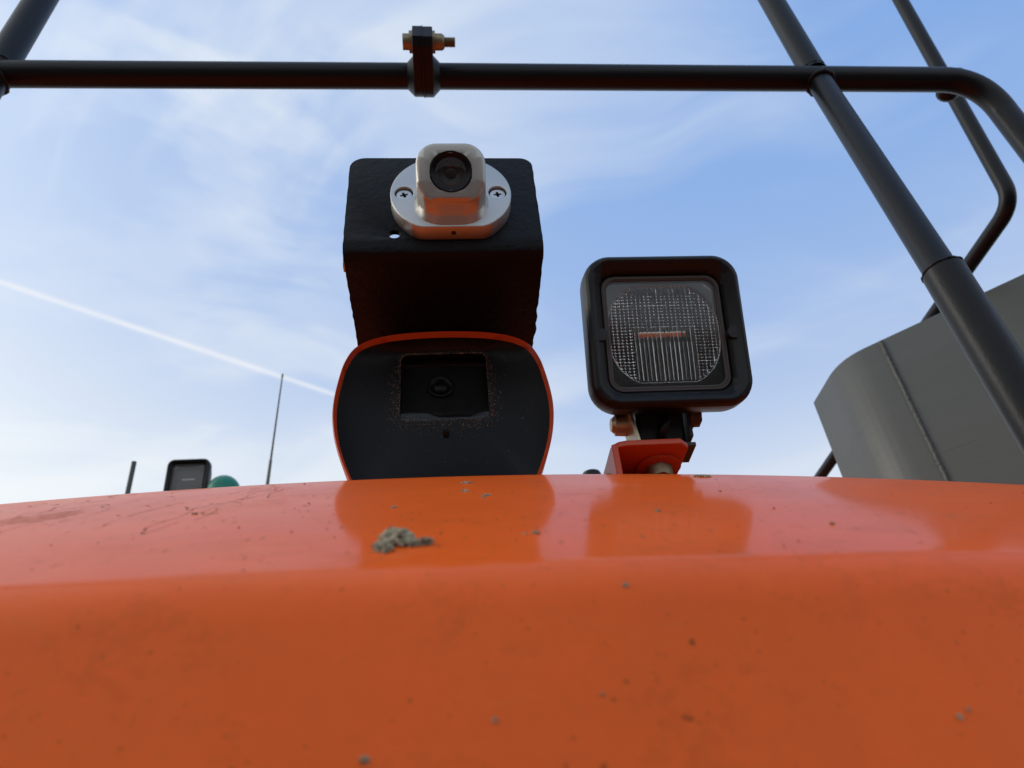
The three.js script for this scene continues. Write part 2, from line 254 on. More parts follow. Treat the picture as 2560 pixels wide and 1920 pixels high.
// ------------------------------------------------------------------ handrail
{
  const t = thing('handrail', 'black tubular handrail with bolted flange joint and uprights above the orange body', 'handrail', [0, EYE, 0]);
  const y = 0.9705, z = -0.572, R = 0.0172;
  const jx = -0.0205;
  part('rail', merge([cyl(V(-0.9, y, z), V(jx - 0.0135, y, z), R)]), M.rail, t);
  const bend = new THREE.CurvePath(); bend.add(new THREE.LineCurve3(V(jx + 0.0135, y, z), V(0.715, y - 0.002, z)));
  bend.add(new THREE.QuadraticBezierCurve3(V(0.715, y - 0.002, z), V(0.775, y - 0.003, z), V(0.783, y - 0.072, z - 0.010))); bend.add(new THREE.LineCurve3(V(0.783, y - 0.072, z - 0.010), V(0.80, 0.16, z - 0.03)));
  part('rail', new THREE.TubeGeometry(bend, 200, R, 32), M.rail, t);
  part('rail', cyl(V(-0.9, 0.2, z - 0.02), V(-0.9, y, z), R), M.rail, t);
  const blob = (p, ax, r, tube, seed) => { const g = new THREE.TorusGeometry(r, tube, 10, 40); const pp = g.attributes.position, q = rng(seed), ph = q() * 6; for (let i = 0; i < pp.count; i++) { const a = Math.atan2(pp.getY(i), pp.getX(i)), k = 1 + 0.025 * Math.sin(a * 9 + ph) + 0.015 * Math.sin(a * 17); pp.setXYZ(i, pp.getX(i) * k, pp.getY(i) * k, pp.getZ(i) * k); } g.computeVertexNormals(); g.applyQuaternion(new THREE.Quaternion().setFromUnitVectors(V(0, 0, 1), ax.clone().normalize())); g.translate(p.x, p.y, p.z); return g; };
  // upright beside the work lamp: upper length, lower length, sleeve and welds
  const top = V(0.508, 1.75, -0.553), cr = V(0.531, y, z), lo = V(0.494, 0.50, -0.516), foot = V(0.506, 0.245, -0.523);
  part('upright', merge([cyl(V().lerpVectors(cr, top, 0.015), top, R)]), M.rail, t);
  part('upright', merge([cyl(lo, V(0.5295, y - 0.014, z + 0.002), R * 0.94)]), M.rail, t);
  part('weld', blob(V(0.5295, y - 0.0165, z + 0.0025), V(0.05, 1, -0.08), R * 0.99, 0.0036, 3), M.rail, t);
  part('weld', blob(V(0.5305, y + 0.0165, z), V(0, 1, 0), R * 0.97, 0.0016, 4), M.rail, t);
  const sv = V().subVectors(lo, foot).normalize();
  part('sleeve', merge([cyl(foot, V(0.4945, 0.522, -0.5155), 0.0202), cyl(V(0.4945, 0.522, -0.5155), V(0.4942, 0.5252, -0.5154), 0.0202, 0.0182)]), M.rail, t);
  part('weld', blob(V(0.4942, 0.5245, -0.5154), sv, R * 1.06, 0.0024, 5), M.rail, t);
  // upright on the other side
  const pl = V(-0.5710, y, z);
  part('upright', cyl(V(-0.5710, y + 0.008, z), V(-0.562, 1.75, -0.56), 0.0190), M.rail, t);
  part('upright', cyl(V(-0.5735, 0.19, -0.555), V(-0.5710, y - 0.010, z), 0.0180), M.rail, t);
  part('weld', blob(V(-0.5710, y + 0.0165, z), V(0, 1, 0), R * 1.02, 0.003, 6), M.rail, t);
  part('weld', blob(V(-0.5710, y - 0.0165, z), V(0, 1, 0), R * 1.02, 0.004, 7), M.rail, t);
  // lug welded behind the rail by the bend
  part('lug', (() => { const g = new THREE.CapsuleGeometry(0.013, 0.026, 8, 24); g.rotateX(Math.PI / 2); g.scale(1.3, 1, 1); g.translate(0.757, y + 0.0275, z - 0.026); return g; })(), M.rail, t);
  // flange joint: two oval plates bolted face to face
  const oval = () => { const p = []; const c = [[0.0, 0], [0.052, 0.0]]; for (let i = 0; i <= 20; i++) { const a = (90 + 180 * i / 20) * D2R; p.push([c[0][0] + 0.027 * Math.cos(a), 0.027 * Math.sin(a)]); } for (const [x, yy] of [[0.053, -0.0205], [0.0625, -0.0125], [0.0625, 0.0125], [0.053, 0.0205]]) p.push([x, yy]); return p; };
  for (const k of [-1, 1]) {
    const g = extrude(shapeOf(oval()), 0.0128, 0.0012); g.rotateY(-Math.PI / 2); g.translate(k > 0 ? jx + 0.0131 : jx - 0.0003, y + (k > 0 ? 0 : 0.0012), z); part('flange', g, M.rail, t);
    const a = V(jx + k * 0.0130, y, z), b = V(jx + k * 0.0215, y, z); part('weld', cyl(a, b, 0.0262, 0.0175), M.rail, t);
  }
  // a ragged rubber edge between the plates
  const r = rng(21); const ring = oval().map(([a, b]) => V(jx + (r() - 0.5) * 0.0006, y + b * (1.05 + 0.05 * r()), z + a * 1.01 + 0.0003)); part('gasket', loft([ring.map((p) => p.clone().add(V(-0.0007, 0, 0))), ring.map((p) => p.clone().add(V(0.0007, 0, 0)))], { capA: true, capB: true }), M.black, t);
  const bz = z + 0.047, by = y + 0.002;
  const bolt = part('bolt', merge([cyl(V(jx - 0.0255, by, bz), V(jx - 0.0172, by, bz), 0.0115, 0.0115, 6), cyl(V(jx - 0.0172, by, bz), V(jx - 0.0131, by, bz), 0.0138)]), M.oldZinc, t);
  part('nut', merge([cyl(V(jx + 0.0131, by, bz), V(jx + 0.0165, by, bz), 0.0138), cyl(V(jx + 0.0165, by, bz), V(jx + 0.0255, by, bz), 0.0118, 0.0118, 6), cyl(V(jx + 0.0255, by, bz), V(jx + 0.0285, by, bz), 0.0100, 0.0082, 24)]), M.oldZinc, t);
  const th = []; for (let i = 0; i < 9; i++) { const x = jx + 0.0285 + i * 0.00155; th.push(cyl(V(x, by, bz), V(x + 0.0008, by, bz), 0.0056, 0.0066, 20), cyl(V(x + 0.0008, by, bz), V(x + 0.00155, by, bz), 0.0066, 0.0056, 20)); }
  part('thread', merge(th), M.oldZinc, bolt);
}
// thinner bent grab rail farther away
{
  const t = thing('grab_rail', 'thin black bent grab rail running behind the grey engine box', 'handrail', [0, EYE, 0]);
  const c = new THREE.CurvePath(), a = V(0.9753, 1.8019, -0.7227), p1 = V(0.9608, 1.0139, -0.7928), k = V(0.9600, 0.9724, -0.7965), p2 = V(0.9600, 0.9724, -0.8415), e = V(0.9600, 0.9724, -2.3000);
  c.add(new THREE.LineCurve3(a, p1)); c.add(new THREE.QuadraticBezierCurve3(p1, k, p2)); c.add(new THREE.LineCurve3(p2, e));
  part('tube', new THREE.TubeGeometry(c, 400, 0.0135, 24), M.rail, t);
  part('stanchion', cyl(V(0.9600, 0.1, -2.2), V(0.9600, 0.9724, -2.2), 0.0135), M.rail, t);
}

// ------------------------------------------------------------------ orange camera hood on the crest
{
  const t = thing('camera_hood', 'orange rounded hood with dark recess and square camera window on the crest', 'camera hood', [-0.0035, EYE + 0.2980, -0.486]);
  // right half of the mouth outline, from top centre down, in metres over the foot
  const half = [[0, 0.1362], [0.0215, 0.1355], [0.043, 0.1330], [0.0615, 0.1275], [0.0725, 0.1195], [0.0795, 0.1060], [0.0835, 0.0880], [0.0863, 0.0600], [0.0838, 0.0350], [0.0775, 0.0120], [0.0690, -0.0090], [0.066, -0.016]];
  const right = new THREE.CatmullRomCurve3(half.map(([x, y]) => V(x, y, 0)), false, 'centripetal').getSpacedPoints(60);
  const outline = (inset, z, sc = 1, bottom = -0.016) => {
    const p = right.map((q) => V(q.x, q.y, 0)); const pts = [];
    for (let i = 0; i < p.length; i++) { const a = p[Math.max(0, i - 1)], b = p[Math.min(p.length - 1, i + 1)], tx = b.x - a.x, ty = b.y - a.y, l = Math.hypot(tx, ty); let nx = -ty / l, ny = tx / l;  pts.push(V(Math.max(i ? 0.002 : 0, p[i].x - nx * inset), p[i].y - ny * inset, 0)); }
    const full = [...pts.slice().reverse().map((q) => V(-q.x, q.y, 0)), ...pts.slice(1)];
    return full.map((q) => V(q.x * sc, 0.06 + (q.y - 0.06) * sc, z)).reverse();
  };
  const rings = [];
  for (const [ins, z, sc] of [[0.004, -0.13, 0.86], [0.001, -0.10, 0.92], [0, -0.05, 0.965], [0, -0.012, 0.992], [0.0002, -0.003, 1], [0.0007, -0.0008, 1], [0.0013, 0, 1], [0.0020, -0.0004, 1], [0.0027, -0.0018, 1], [0.0033, -0.006, 1]]) rings.push(outline(ins, z, sc));
  part('shell', loft(rings, { closed: true, capA: true, crease: 60 }), M.orangeRed, t);
  // dark bowl inside the mouth, running back to the window opening
  const inner = outline(0.0032, -0.0055), wn = inner.length, wc = [0.0005, 0.0985], ww = 0.0715, wh = 0.068;
  const win = []; // window outline sampled at the same bearings as the mouth outline
  const wr = rr(ww, wh, 0.007, 10).map(([x, y]) => [x + wc[0], y + wc[1] - 0.008]);
  for (const p of inner) { const a = Math.atan2(p.y - 0.0905, p.x - wc[0]); let best = null; for (let i = 0; i < wr.length; i++) { const A = wr[i], B = wr[(i + 1) % wr.length]; const dx = Math.cos(a), dy = Math.sin(a), ex = B[0] - A[0], ey = B[1] - A[1], det = -dx * ey + ex * dy; if (Math.abs(det) < 1e-12) continue; const px = A[0] - wc[0], py = A[1] - 0.0905, tt = (-px * ey + ex * py) / det, uu = (dx * py - dy * px) / det; if (tt > 0 && uu >= -1e-6 && uu <= 1.000001) { best = V(wc[0] + dx * tt, 0.0905 + dy * tt, 0); break; } } win.push(best ?? V(wc[0], 0.0905, 0)); }
  const bowl = []; for (let k = 0; k <= 10; k++) { const u = k / 10, e = Math.pow(u, 0.8); bowl.push(inner.map((p, i) => V(p.x + (win[i].x - p.x) * u, p.y + (win[i].y - p.y) * u, -0.0055 - 0.012 * Math.sin(e * Math.PI / 2)))); }
  part('recess', loft(bowl, { closed: true, crease: 180 }), M.lining, t);
  // dust and rust grains caught on the lining round the opening
  { const r = rng(14), cum = []; let tot = 0; for (let i = 0; i < wn; i++) cum.push(tot += win[i].distanceTo(win[(i + 1) % wn]));
    const n = 1500, im = new THREE.InstancedMesh(new THREE.IcosahedronGeometry(1, 0), std(rgb(1, 1, 1), 0.95), n), m = new THREE.Matrix4(), q = new THREE.Quaternion(); im.name = 'dust_grains'; im.userData.kind = 'stuff';
    for (let k = 0; k < n; k++) { const a = r() * tot; let i = cum.findIndex((c) => c >= a); if (i < 0) i = 0; const f = r(), u = 1 - (k % 14 ? 0.30 * r() * r() : 0.9 * r()), e = Math.pow(u, 0.8), A = inner[i], B = inner[(i + 1) % wn], C = win[i], D = win[(i + 1) % wn], sz = 0.00012 + 0.0002 * r() * r();
      const p = V((A.x + (B.x - A.x) * f) * (1 - u) + (C.x + (D.x - C.x) * f) * u, (A.y + (B.y - A.y) * f) * (1 - u) + (C.y + (D.y - C.y) * f) * u, -0.0053 - 0.012 * Math.sin(e * Math.PI / 2));
      q.setFromEuler(new THREE.Euler(r() * 6, r() * 6, r() * 6)); m.compose(p, q, V(sz * (1 + r()), sz, sz)); im.setMatrixAt(k, m); const c = 0.5 + r(); im.setColorAt(k, rgb(0.30 * c, 0.215 * c, 0.135 * c)); }
    im.castShadow = im.receiveShadow = true; t.add(im); }
  // opening with the camera unit behind it
  const w0 = win.map((p) => V(p.x, p.y, -0.0175)), w1 = win.map((p) => V(p.x, p.y, -0.033));
  part('window_frame', loft([w0, w1], { crease: 60 }), M.matte, t);
  const unit = part('camera_unit', (() => { const g = box(ww + 0.008, wh * 0.84, 0.03, wc[0], 0.0905 + 0.004, -0.0415, 0.004); return g; })(), M.matte, t);
  part('camera_ledge', box(ww + 0.006, 0.014, 0.034, wc[0], 0.0905 - 0.030, -0.0445, 0.003), M.matte, unit);
  const lens = part('lens', (() => { const p = [[0, 0.0018], [0.0025, 0.0016], [0.0048, 0.0008], [0.0062, -0.0006], [0.0063, -0.0014], [0.0068, -0.0012], [0.0072, 0.0008], [0.0098, 0.0014], [0.0108, 0.0008], [0.0112, -0.002]]; const g = new THREE.LatheGeometry(p.map(([a, b]) => new THREE.Vector2(a, b)), 48); g.rotateX(Math.PI / 2); g.translate(wc[0] - 0.003, 0.0955, -0.0255); return g; })(), M.lensBlack, unit);
  part('pane', box(ww + 0.006, wh, 0.0008, wc[0], 0.0905, -0.0225), M.optic, unit);
  part('drain_hole', (() => { const g = new THREE.CylinderGeometry(0.0026, 0.0026, 0.004, 24); g.rotateX(Math.PI / 2 - 0.5); g.translate(0.001, 0.0425, -0.0150); return g; })(), M.black, t);
  // raised pad on top where the bracket is bolted
  part('mounting_pad', (() => { const s = shapeOf([[-0.047, 0], [0.047, 0], [0.036, 0.0055], [-0.036, 0.0055]]); const g = extrude(s, 0.07, 0.001); g.translate(-0.0005, 0.1322, -0.092); return g; })(), M.orangeRed, t);
}

// ------------------------------------------------------------------ black steel angle bracket
{
  const t = thing('camera_bracket', 'black painted steel angle bracket carrying the silver camera', 'bracket', [0, EYE, 0]);
  const th = 0.0048, xL = -0.0762, xR = 0.0763, zf = -0.40, yb = 0.4378, R = 0.010, r = rng(41);
  // upright flange with rounded top corners, a torch-cut edge and one open hole
  const sh = [], topY = 0.5525; const jag = () => (r() - 0.5) * 0.0006;
  sh.push([xL, yb + R]); sh.push([xR, yb + R]); for (let y = yb + R + 0.006; y < topY - 0.013; y += 0.006) sh.push([xR + jag(), y]);
  for (let i = 0; i <= 8; i++) { const a = i / 8 * Math.PI / 2; sh.push([xR - 0.011 + 0.011 * Math.cos(a), topY - 0.0115 + 0.011 * Math.sin(a)]); }
  for (let i = 0; i <= 8; i++) { const a = Math.PI / 2 + i / 8 * Math.PI / 2; sh.push([xL + 0.013 + 0.013 * Math.cos(a), topY - 0.0125 + 0.013 * Math.sin(a)]); }
  for (let y = topY - 0.02; y > yb + R + 0.004; y -= 0.006) sh.push([xL + jag(), y]);
  const s = shapeOf(sh); s.holes.push(pathOf(circ(0.0045, -0.0377, 0.4572, 20)));
  const flange = extrude(s, th, 0.0005, 2); flange.translate(0, 0, zf - th);
  const flat = new THREE.Shape(); { const p = [[xL, 0], [xR, 0]]; let y = 0; for (y = 0.006; y < 0.18; y += 0.005) p.push([xR + (y > 0.05 && y < 0.11 ? (r() - 0.5) * 0.0022 : (r() - 0.5) * 0.0006), y]); p.push([xR, 0.18], [xL, 0.18]); for (y = 0.176; y > 0.004; y -= 0.005) p.push([xL + (r() - 0.5) * 0.0007, y]); flat.setFromPoints(p.map(([a, b]) => new THREE.Vector2(a, b))); }
  const plate = extrude(flat, th, 0.0005, 2); plate.rotateX(-Math.PI / 2); plate.translate(0, yb, zf - R);
  const arc = []; for (let i = 0; i <= 10; i++) { const a = i / 10 * Math.PI / 2; arc.push([R * Math.sin(a) * 1, -R * Math.cos(a)]); } for (let i = 10; i >= 0; i--) { const a = i / 10 * Math.PI / 2, q = R - th; arc.push([q * Math.sin(a), -q * Math.cos(a)]); }
  const bend = new THREE.ExtrudeGeometry(shapeOf(arc), { depth: xR - xL, bevelEnabled: false }); bend.rotateY(-Math.PI / 2); bend.translate(xR, yb + R, zf - R); bend.scale(1, 1, 1);
  // extrude x axis maps to z after the turn: shape x -> +z
  const cg = (g) => toCreasedNormals(g.index ? g.toNonIndexed() : g, 40 * D2R);
  for (const g of [flange, plate, bend]) { const p = g.attributes.position, u = g.attributes.uv; for (let i = 0; i < p.count; i++) u.setXY(i, p.getX(i) * 11, (p.getY(i) + p.getZ(i)) * 11); }
  part('angle_plate', cg(merge([flange, plate, bend])), M.bracket, t);
  part('bolt', cyl(V(xL - 0.0015, yb + 0.0075, zf - 0.02), V(xL + 0.001, yb + 0.0075, zf - 0.02), 0.006, 0.006, 6), M.zinc, t);
}

// ------------------------------------------------------------------ silver camera on the bracket
{
  const t = thing('camera', 'small silver round-based camera with dark lens screwed to the black bracket', 'camera', [0.0066, EYE + 0.4893, -0.3998]);
  const R = 0.0472, T = 0.0136, flatY = -0.0400;
  const rc = 0.013, ccx = Math.sqrt((R - rc) ** 2 - (flatY + rc) ** 2), a0 = Math.atan2(flatY + rc, ccx); const p = [];
  for (let i = 0; i <= 90; i++) { const a = a0 + (Math.PI - 2 * a0) * i / 90; p.push([R * Math.cos(a), R * Math.sin(a)]); }
  for (let i = 1; i <= 12; i++) { const a = Math.PI - a0 + (1.5 * Math.PI - (Math.PI - a0)) * i / 12; p.push([-ccx + rc * Math.cos(a), flatY + rc + rc * Math.sin(a)]); }
  for (let i = 0; i < 12; i++) { const a = 1.5 * Math.PI + (2 * Math.PI + a0 - 1.5 * Math.PI) * i / 12; p.push([ccx + rc * Math.cos(a), flatY + rc + rc * Math.sin(a)]); }
  // rounded transition into the flat foot
  const s = shapeOf(p); const sx = 0.0366; for (const k of [-1, 1]) s.holes.push(pathOf(circ(0.0072, k * sx, 0.0, 36)));
  const base = extrude(s, T, 0.0009, 3); part('base_plate', toCreasedNormals(base, 35 * D2R), M.aluFlat, t);
  part('vent_hole', (() => { const g = new THREE.CylinderGeometry(0.0019, 0.0019, 0.002, 20); g.translate(0.001, flatY + 0.0008, T * 0.52); return g; })(), M.black, t);
  for (const k of [-1, 1]) {
    const cross = () => { const w = 0.00095, l = 0.0030; const q = [[w, w], [w, l], [-w, l], [-w, w], [-l, w], [-l, -w], [-w, -w], [-w, -l], [w, -l], [w, -w], [l, -w], [l, w]]; const an = (k < 0 ? 18 : 8) * D2R; return q.map(([x, y]) => [x * Math.cos(an) - y * Math.sin(an), x * Math.sin(an) + y * Math.cos(an)]); };
    const hs = shapeOf(circ(0.0061, 0, 0, 36)); hs.holes.push(pathOf(cross())); const hg = extrude(hs, 0.003, 0.0005, 2); hg.translate(k * sx, 0, T - 0.0052); const sc = part('screw', toCreasedNormals(hg, 35 * D2R), M.screw, t);
    part('cross_recess', (() => { const g = new THREE.CircleGeometry(0.0068, 24); g.translate(k * sx, 0, T - 0.0055); return g; })(), M.black, sc);
  }
  // head: rounded square body leaving the base and ending in a face turned downwards
  const ring = (w, h, r, cy, cz, tilt) => rr(w, h, r, 10).map(([x, y]) => V(x, cy + y * Math.cos(tilt), cz - y * Math.sin(tilt) * -1));
  const ft = 35 * D2R, fc = [-0.0138, 0.0436], HW = 0.052, HH = 0.0445;
  const along = [];
  const lerp = (a, b, u) => a + (b - a) * u;
  for (const [w, h, r, z] of [[0.0590, 0.0500, 0.024, -0.0004], [0.0565, 0.0478, 0.022, 0.0002], [0.0545, 0.0458, 0.021, 0.0010], [0.0532, 0.0446, 0.020, 0.0024]]) along.push(ring(w, h + 0.002, r, -0.0135, T + z, 0));
  const BV = 0.0036, f0 = [fc[0] + Math.sin(ft) * BV, fc[1] - Math.cos(ft) * BV];
  for (let i = 1; i <= 5; i++) { const u = i / 6, w = lerp(0.0528, HW, u), h = lerp(0.0462, HH, u), cy = lerp(-0.0135, f0[0], u), cz = lerp(T + 0.0034, f0[1], u), hy = lerp(1, Math.cos(ft), u), hz = lerp(0, Math.sin(ft), u); along.push(rr(w, h, lerp(0.0198, 0.0165, u), 10).map(([x, y]) => V(x, cy + y * hy, cz + y * hz))); }
  const n = [Math.sin(ft) * -1, Math.cos(ft)];
  const faceRing = (w, h, r, out) => ring(w, h, r, fc[0] + n[0] * out, fc[1] + n[1] * out, ft);
  for (const [ins, out] of [[0, -0.0036], [0.0003, -0.0024], [0.0009, -0.0014], [0.0018, -0.0006], [0.0031, -0.00015], [0.0046, 0]]) along.push(faceRing(HW - 2 * ins, HH - 2 * ins, Math.max(0.006, 0.0155 - ins * 0.9), out));
  // flat face down to the round lens seat
  const seat = 0.0162, fr = rr(HW - 0.0092, HH - 0.0092, 0.0114, 10).map(([x, y]) => { const l = Math.hypot(x, y); return [x / l * seat, y / l * seat]; });
  const face = (rad, out) => fr.map(([x, y]) => { const X = x / seat * rad, Y = y / seat * rad; return V(X, fc[0] + n[0] * out + Y * Math.cos(ft), fc[1] + n[1] * out + Y * Math.sin(ft)); });
  for (const e of [0.0002, 0.0004]) along.push(faceRing(HW - 2 * (0.0046 + e), HH - 2 * (0.0046 + e), 0.0155 - 0.0046 * 0.9 - e, 0)); along.push(face(seat + 0.0002, 0)); along.push(face(seat, 0)); along.push(face(seat, -0.004));
  part('head', loft(along, { crease: 50 }), M.alu, t);
  const lensGroup = (pts, mat, name, parent) => { const g = new THREE.LatheGeometry(pts.map(([a, b]) => new THREE.Vector2(a, b)), 64); g.rotateX(Math.PI / 2); g.rotateX(Math.PI * 0 + ft); g.translate(0, fc[0], fc[1]); return part(name, g, mat, parent); };
  const lens = lensGroup([[0.0092, -0.0030], [0.0098, -0.0022], [0.0125, -0.0012], [0.0146, 0.0002], [0.0153, 0.0006], [0.0160, -0.0002], [0.0162, -0.004]], M.lensBlack, 'lens', t);
  lensGroup([[0.0054, -0.0044], [0.0060, -0.0040], [0.0088, -0.0034], [0.0096, -0.0030]], M.lensRing, 'inner_ring', lens);
  lensGroup([[0, -0.0048], [0.0030, -0.0046], [0.0034, -0.0052], [0.0048, -0.0052], [0.0056, -0.0044]], M.lensRing, 'iris', lens);
  lensGroup([[0, 0.0026], [0.004, 0.0023], [0.008, 0.0012], [0.0105, 0.0002], [0.0120, -0.0010]], M.optic, 'front_glass', lens);
}

// ------------------------------------------------------------------ work lamps
function lampHead(t, full) {
  const h = new THREE.Group(); // coordinates: front centre at the origin, facing +z
  const S = 0.1300, out = [];
  const sq = (w, r, z, hh = w) => rr(w, hh, r, 8).map(([x, y]) => { const b = 1 - 0.03 * ((2 * x / w) ** 2 + (2 * y / hh) ** 2 - 1); return V(x * b, y * b, z); });
  const mk = (name, geo, mat, par) => { const m = part(name, geo, mat, par); return m; };
  const G = [];
  mk('shell', loft([sq(0.070, 0.03, -0.085), sq(0.100, 0.03, -0.078), sq(0.118, 0.028, -0.055), sq(0.126, 0.024, -0.034), sq(0.1285, 0.022, -0.0272), sq(0.126, 0.022, -0.0264)], { capA: true, capB: true, crease: 50 }), M.plastic, t);
  // front bezel: a broad rolled frame sloping in to the gasket
  mk('bezel', loft([sq(0.127, 0.022, -0.0262), sq(0.1318, 0.022, -0.0255), sq(0.1328, 0.0215, -0.020), sq(0.1322, 0.021, -0.0065), sq(0.1300, 0.020, -0.0022), sq(0.1262, 0.0185, -0.0003), sq(0.1215, 0.017, 0), sq(0.1165, 0.0155, -0.0012), sq(0.1105, 0.0135, -0.0050), sq(0.1050, 0.012, -0.0080), sq(0.1030, 0.0115, -0.0135), sq(0.098, 0.011, -0.0235)], { crease: 40 }), M.plastic, t);
  mk('gasket', loft([sq(0.1034, 0.0115, -0.0128), sq(0.1014, 0.011, -0.0102), sq(0.0965, 0.0105, -0.0096), sq(0.0962, 0.010, -0.0102), sq(0.0956, 0.009, -0.0104), sq(0.0942, 0.0085, -0.0106), sq(0.0934, 0.008, -0.0122)], { crease: 35 }), M.gasket, t);
  if (full) for (const k of [-1, 1]) { mk('screw_recess', (() => { const g = new THREE.CylinderGeometry(0.0052, 0.0052, 0.010, 24); g.rotateX(Math.PI / 2); g.translate(k * 0.0545, -0.004, -0.0068); return g; })(), M.black, t); }
  // reflector dish
  const N = full ? 40 : 20, dish = []; const refl = []; { const a = 0.0475, pos = [], idx = []; for (let j = 0; j <= N; j++) for (let i = 0; i <= N; i++) { const x = (i / N * 2 - 1) * a, y = (j / N * 2 - 1) * a; const rad = Math.hypot(x, y) / (a * 1.42); pos.push(x, y, -0.0185 - 0.060 * (1 - rad * rad)); } for (let j = 0; j < N; j++) for (let i = 0; i < N; i++) { const q = j * (N + 1) + i; idx.push(q, q + 1, q + N + 2, q, q + N + 2, q + N + 1); } const g = new THREE.BufferGeometry(); g.setAttribute('position', new THREE.Float32BufferAttribute(pos, 3)); g.setIndex(idx); g.computeVertexNormals(); mk('reflector', g, M.mirror, t); }
  mk('bulb', (() => { const g = new THREE.CapsuleGeometry(0.0045, 0.014, 6, 16); g.rotateX(Math.PI / 2); g.translate(0, 0, -0.048); return g; })(), M.lampGlass, t);
  mk('bulb_shield', (() => { const g = new RoundedBoxGeometry(0.041, 0.019, 0.006, 2, 0.0015); g.rotateX(0.75); g.translate(0, -0.001, -0.032); return g; })(), M.mirror, t);
  // moulded glass: smooth front, back ribbed into flutes and small squares inside a cut-off circle
  const n = full ? 240 : 60, w = 0.0956, pos = [], idx = [];
  const hgt = (x, y) => {
    const rad = Math.pow(Math.pow(Math.abs(x), 2.5) + Math.pow(Math.abs(y * 1.03), 2.5), 0.4); if (rad > 0.0464 || Math.abs(y) > 0.0415) return 0;
    const edge = Math.min(0.0464 - rad, 0.0415 - Math.abs(y)); if (edge < 0.0012) return 0.0011;
    const P = 0.00355, fx = (x / P) - Math.floor(x / P) - 0.5, q = 0.0027, fy = (y / q) - Math.floor(y / q) - 0.5;
    let v = (0.0008 + 0.0003 * TAB[(Math.floor(x / P) + 40) * 37 & 65535]) * (1 - 4 * fx * fx);
    const squares = (Math.abs(x) > 0.026) || (y > 0.006 && y < 0.036);
    if (squares) v += (0.0005 + 0.0003 * TAB[(Math.floor(y / q) + 60) * 91 + (Math.floor(x / P) + 40) * 13 & 65535]) * (1 - 4 * fy * fy);
    if (y < -0.006 && Math.abs(x) < 0.024) v *= 1.15;
    return v + 0.0003;
  };
  for (const side of [0, 1]) for (let j = 0; j <= n; j++) for (let i = 0; i <= n; i++) { let x = (i / n - 0.5) * w, y = (j / n - 0.5) * w; const b = 1 - 0.02 * ((2 * x / w) ** 2 + (2 * y / w) ** 2 - 1); pos.push(x * b, y * b, side ? -0.0158 - hgt(x, y) : -0.0118 + 0.0010 * (1 - (2 * x / w) ** 2) * (1 - (2 * y / w) ** 2)); }
  const m1 = (n + 1) * (n + 1), at = (i, j) => j * (n + 1) + i;
  for (let j = 0; j < n; j++) for (let i = 0; i < n; i++) { const a = at(i, j), b = at(i + 1, j), c = at(i + 1, j + 1), d = at(i, j + 1); idx.push(a, b, c, a, c, d, m1 + a, m1 + c, m1 + b, m1 + a, m1 + d, m1 + c); }
  const rim = []; for (let i = 0; i < n; i++) rim.push(at(i, 0)); for (let j = 0; j < n; j++) rim.push(at(n, j)); for (let i = n; i > 0; i--) rim.push(at(i, n)); for (let j = n; j > 0; j--) rim.push(at(0, j));
  for (let k = 0; k < rim.length; k++) { const a = rim[k], b = rim[(k + 1) % rim.length]; idx.push(a, m1 + a, m1 + b, a, m1 + b, b); }
  const g = new THREE.BufferGeometry(); g.setAttribute('position', new THREE.Float32BufferAttribute(pos, 3)); g.setIndex(idx); g.computeVertexNormals();
  mk('lens', g, M.lampGlass, t);
}
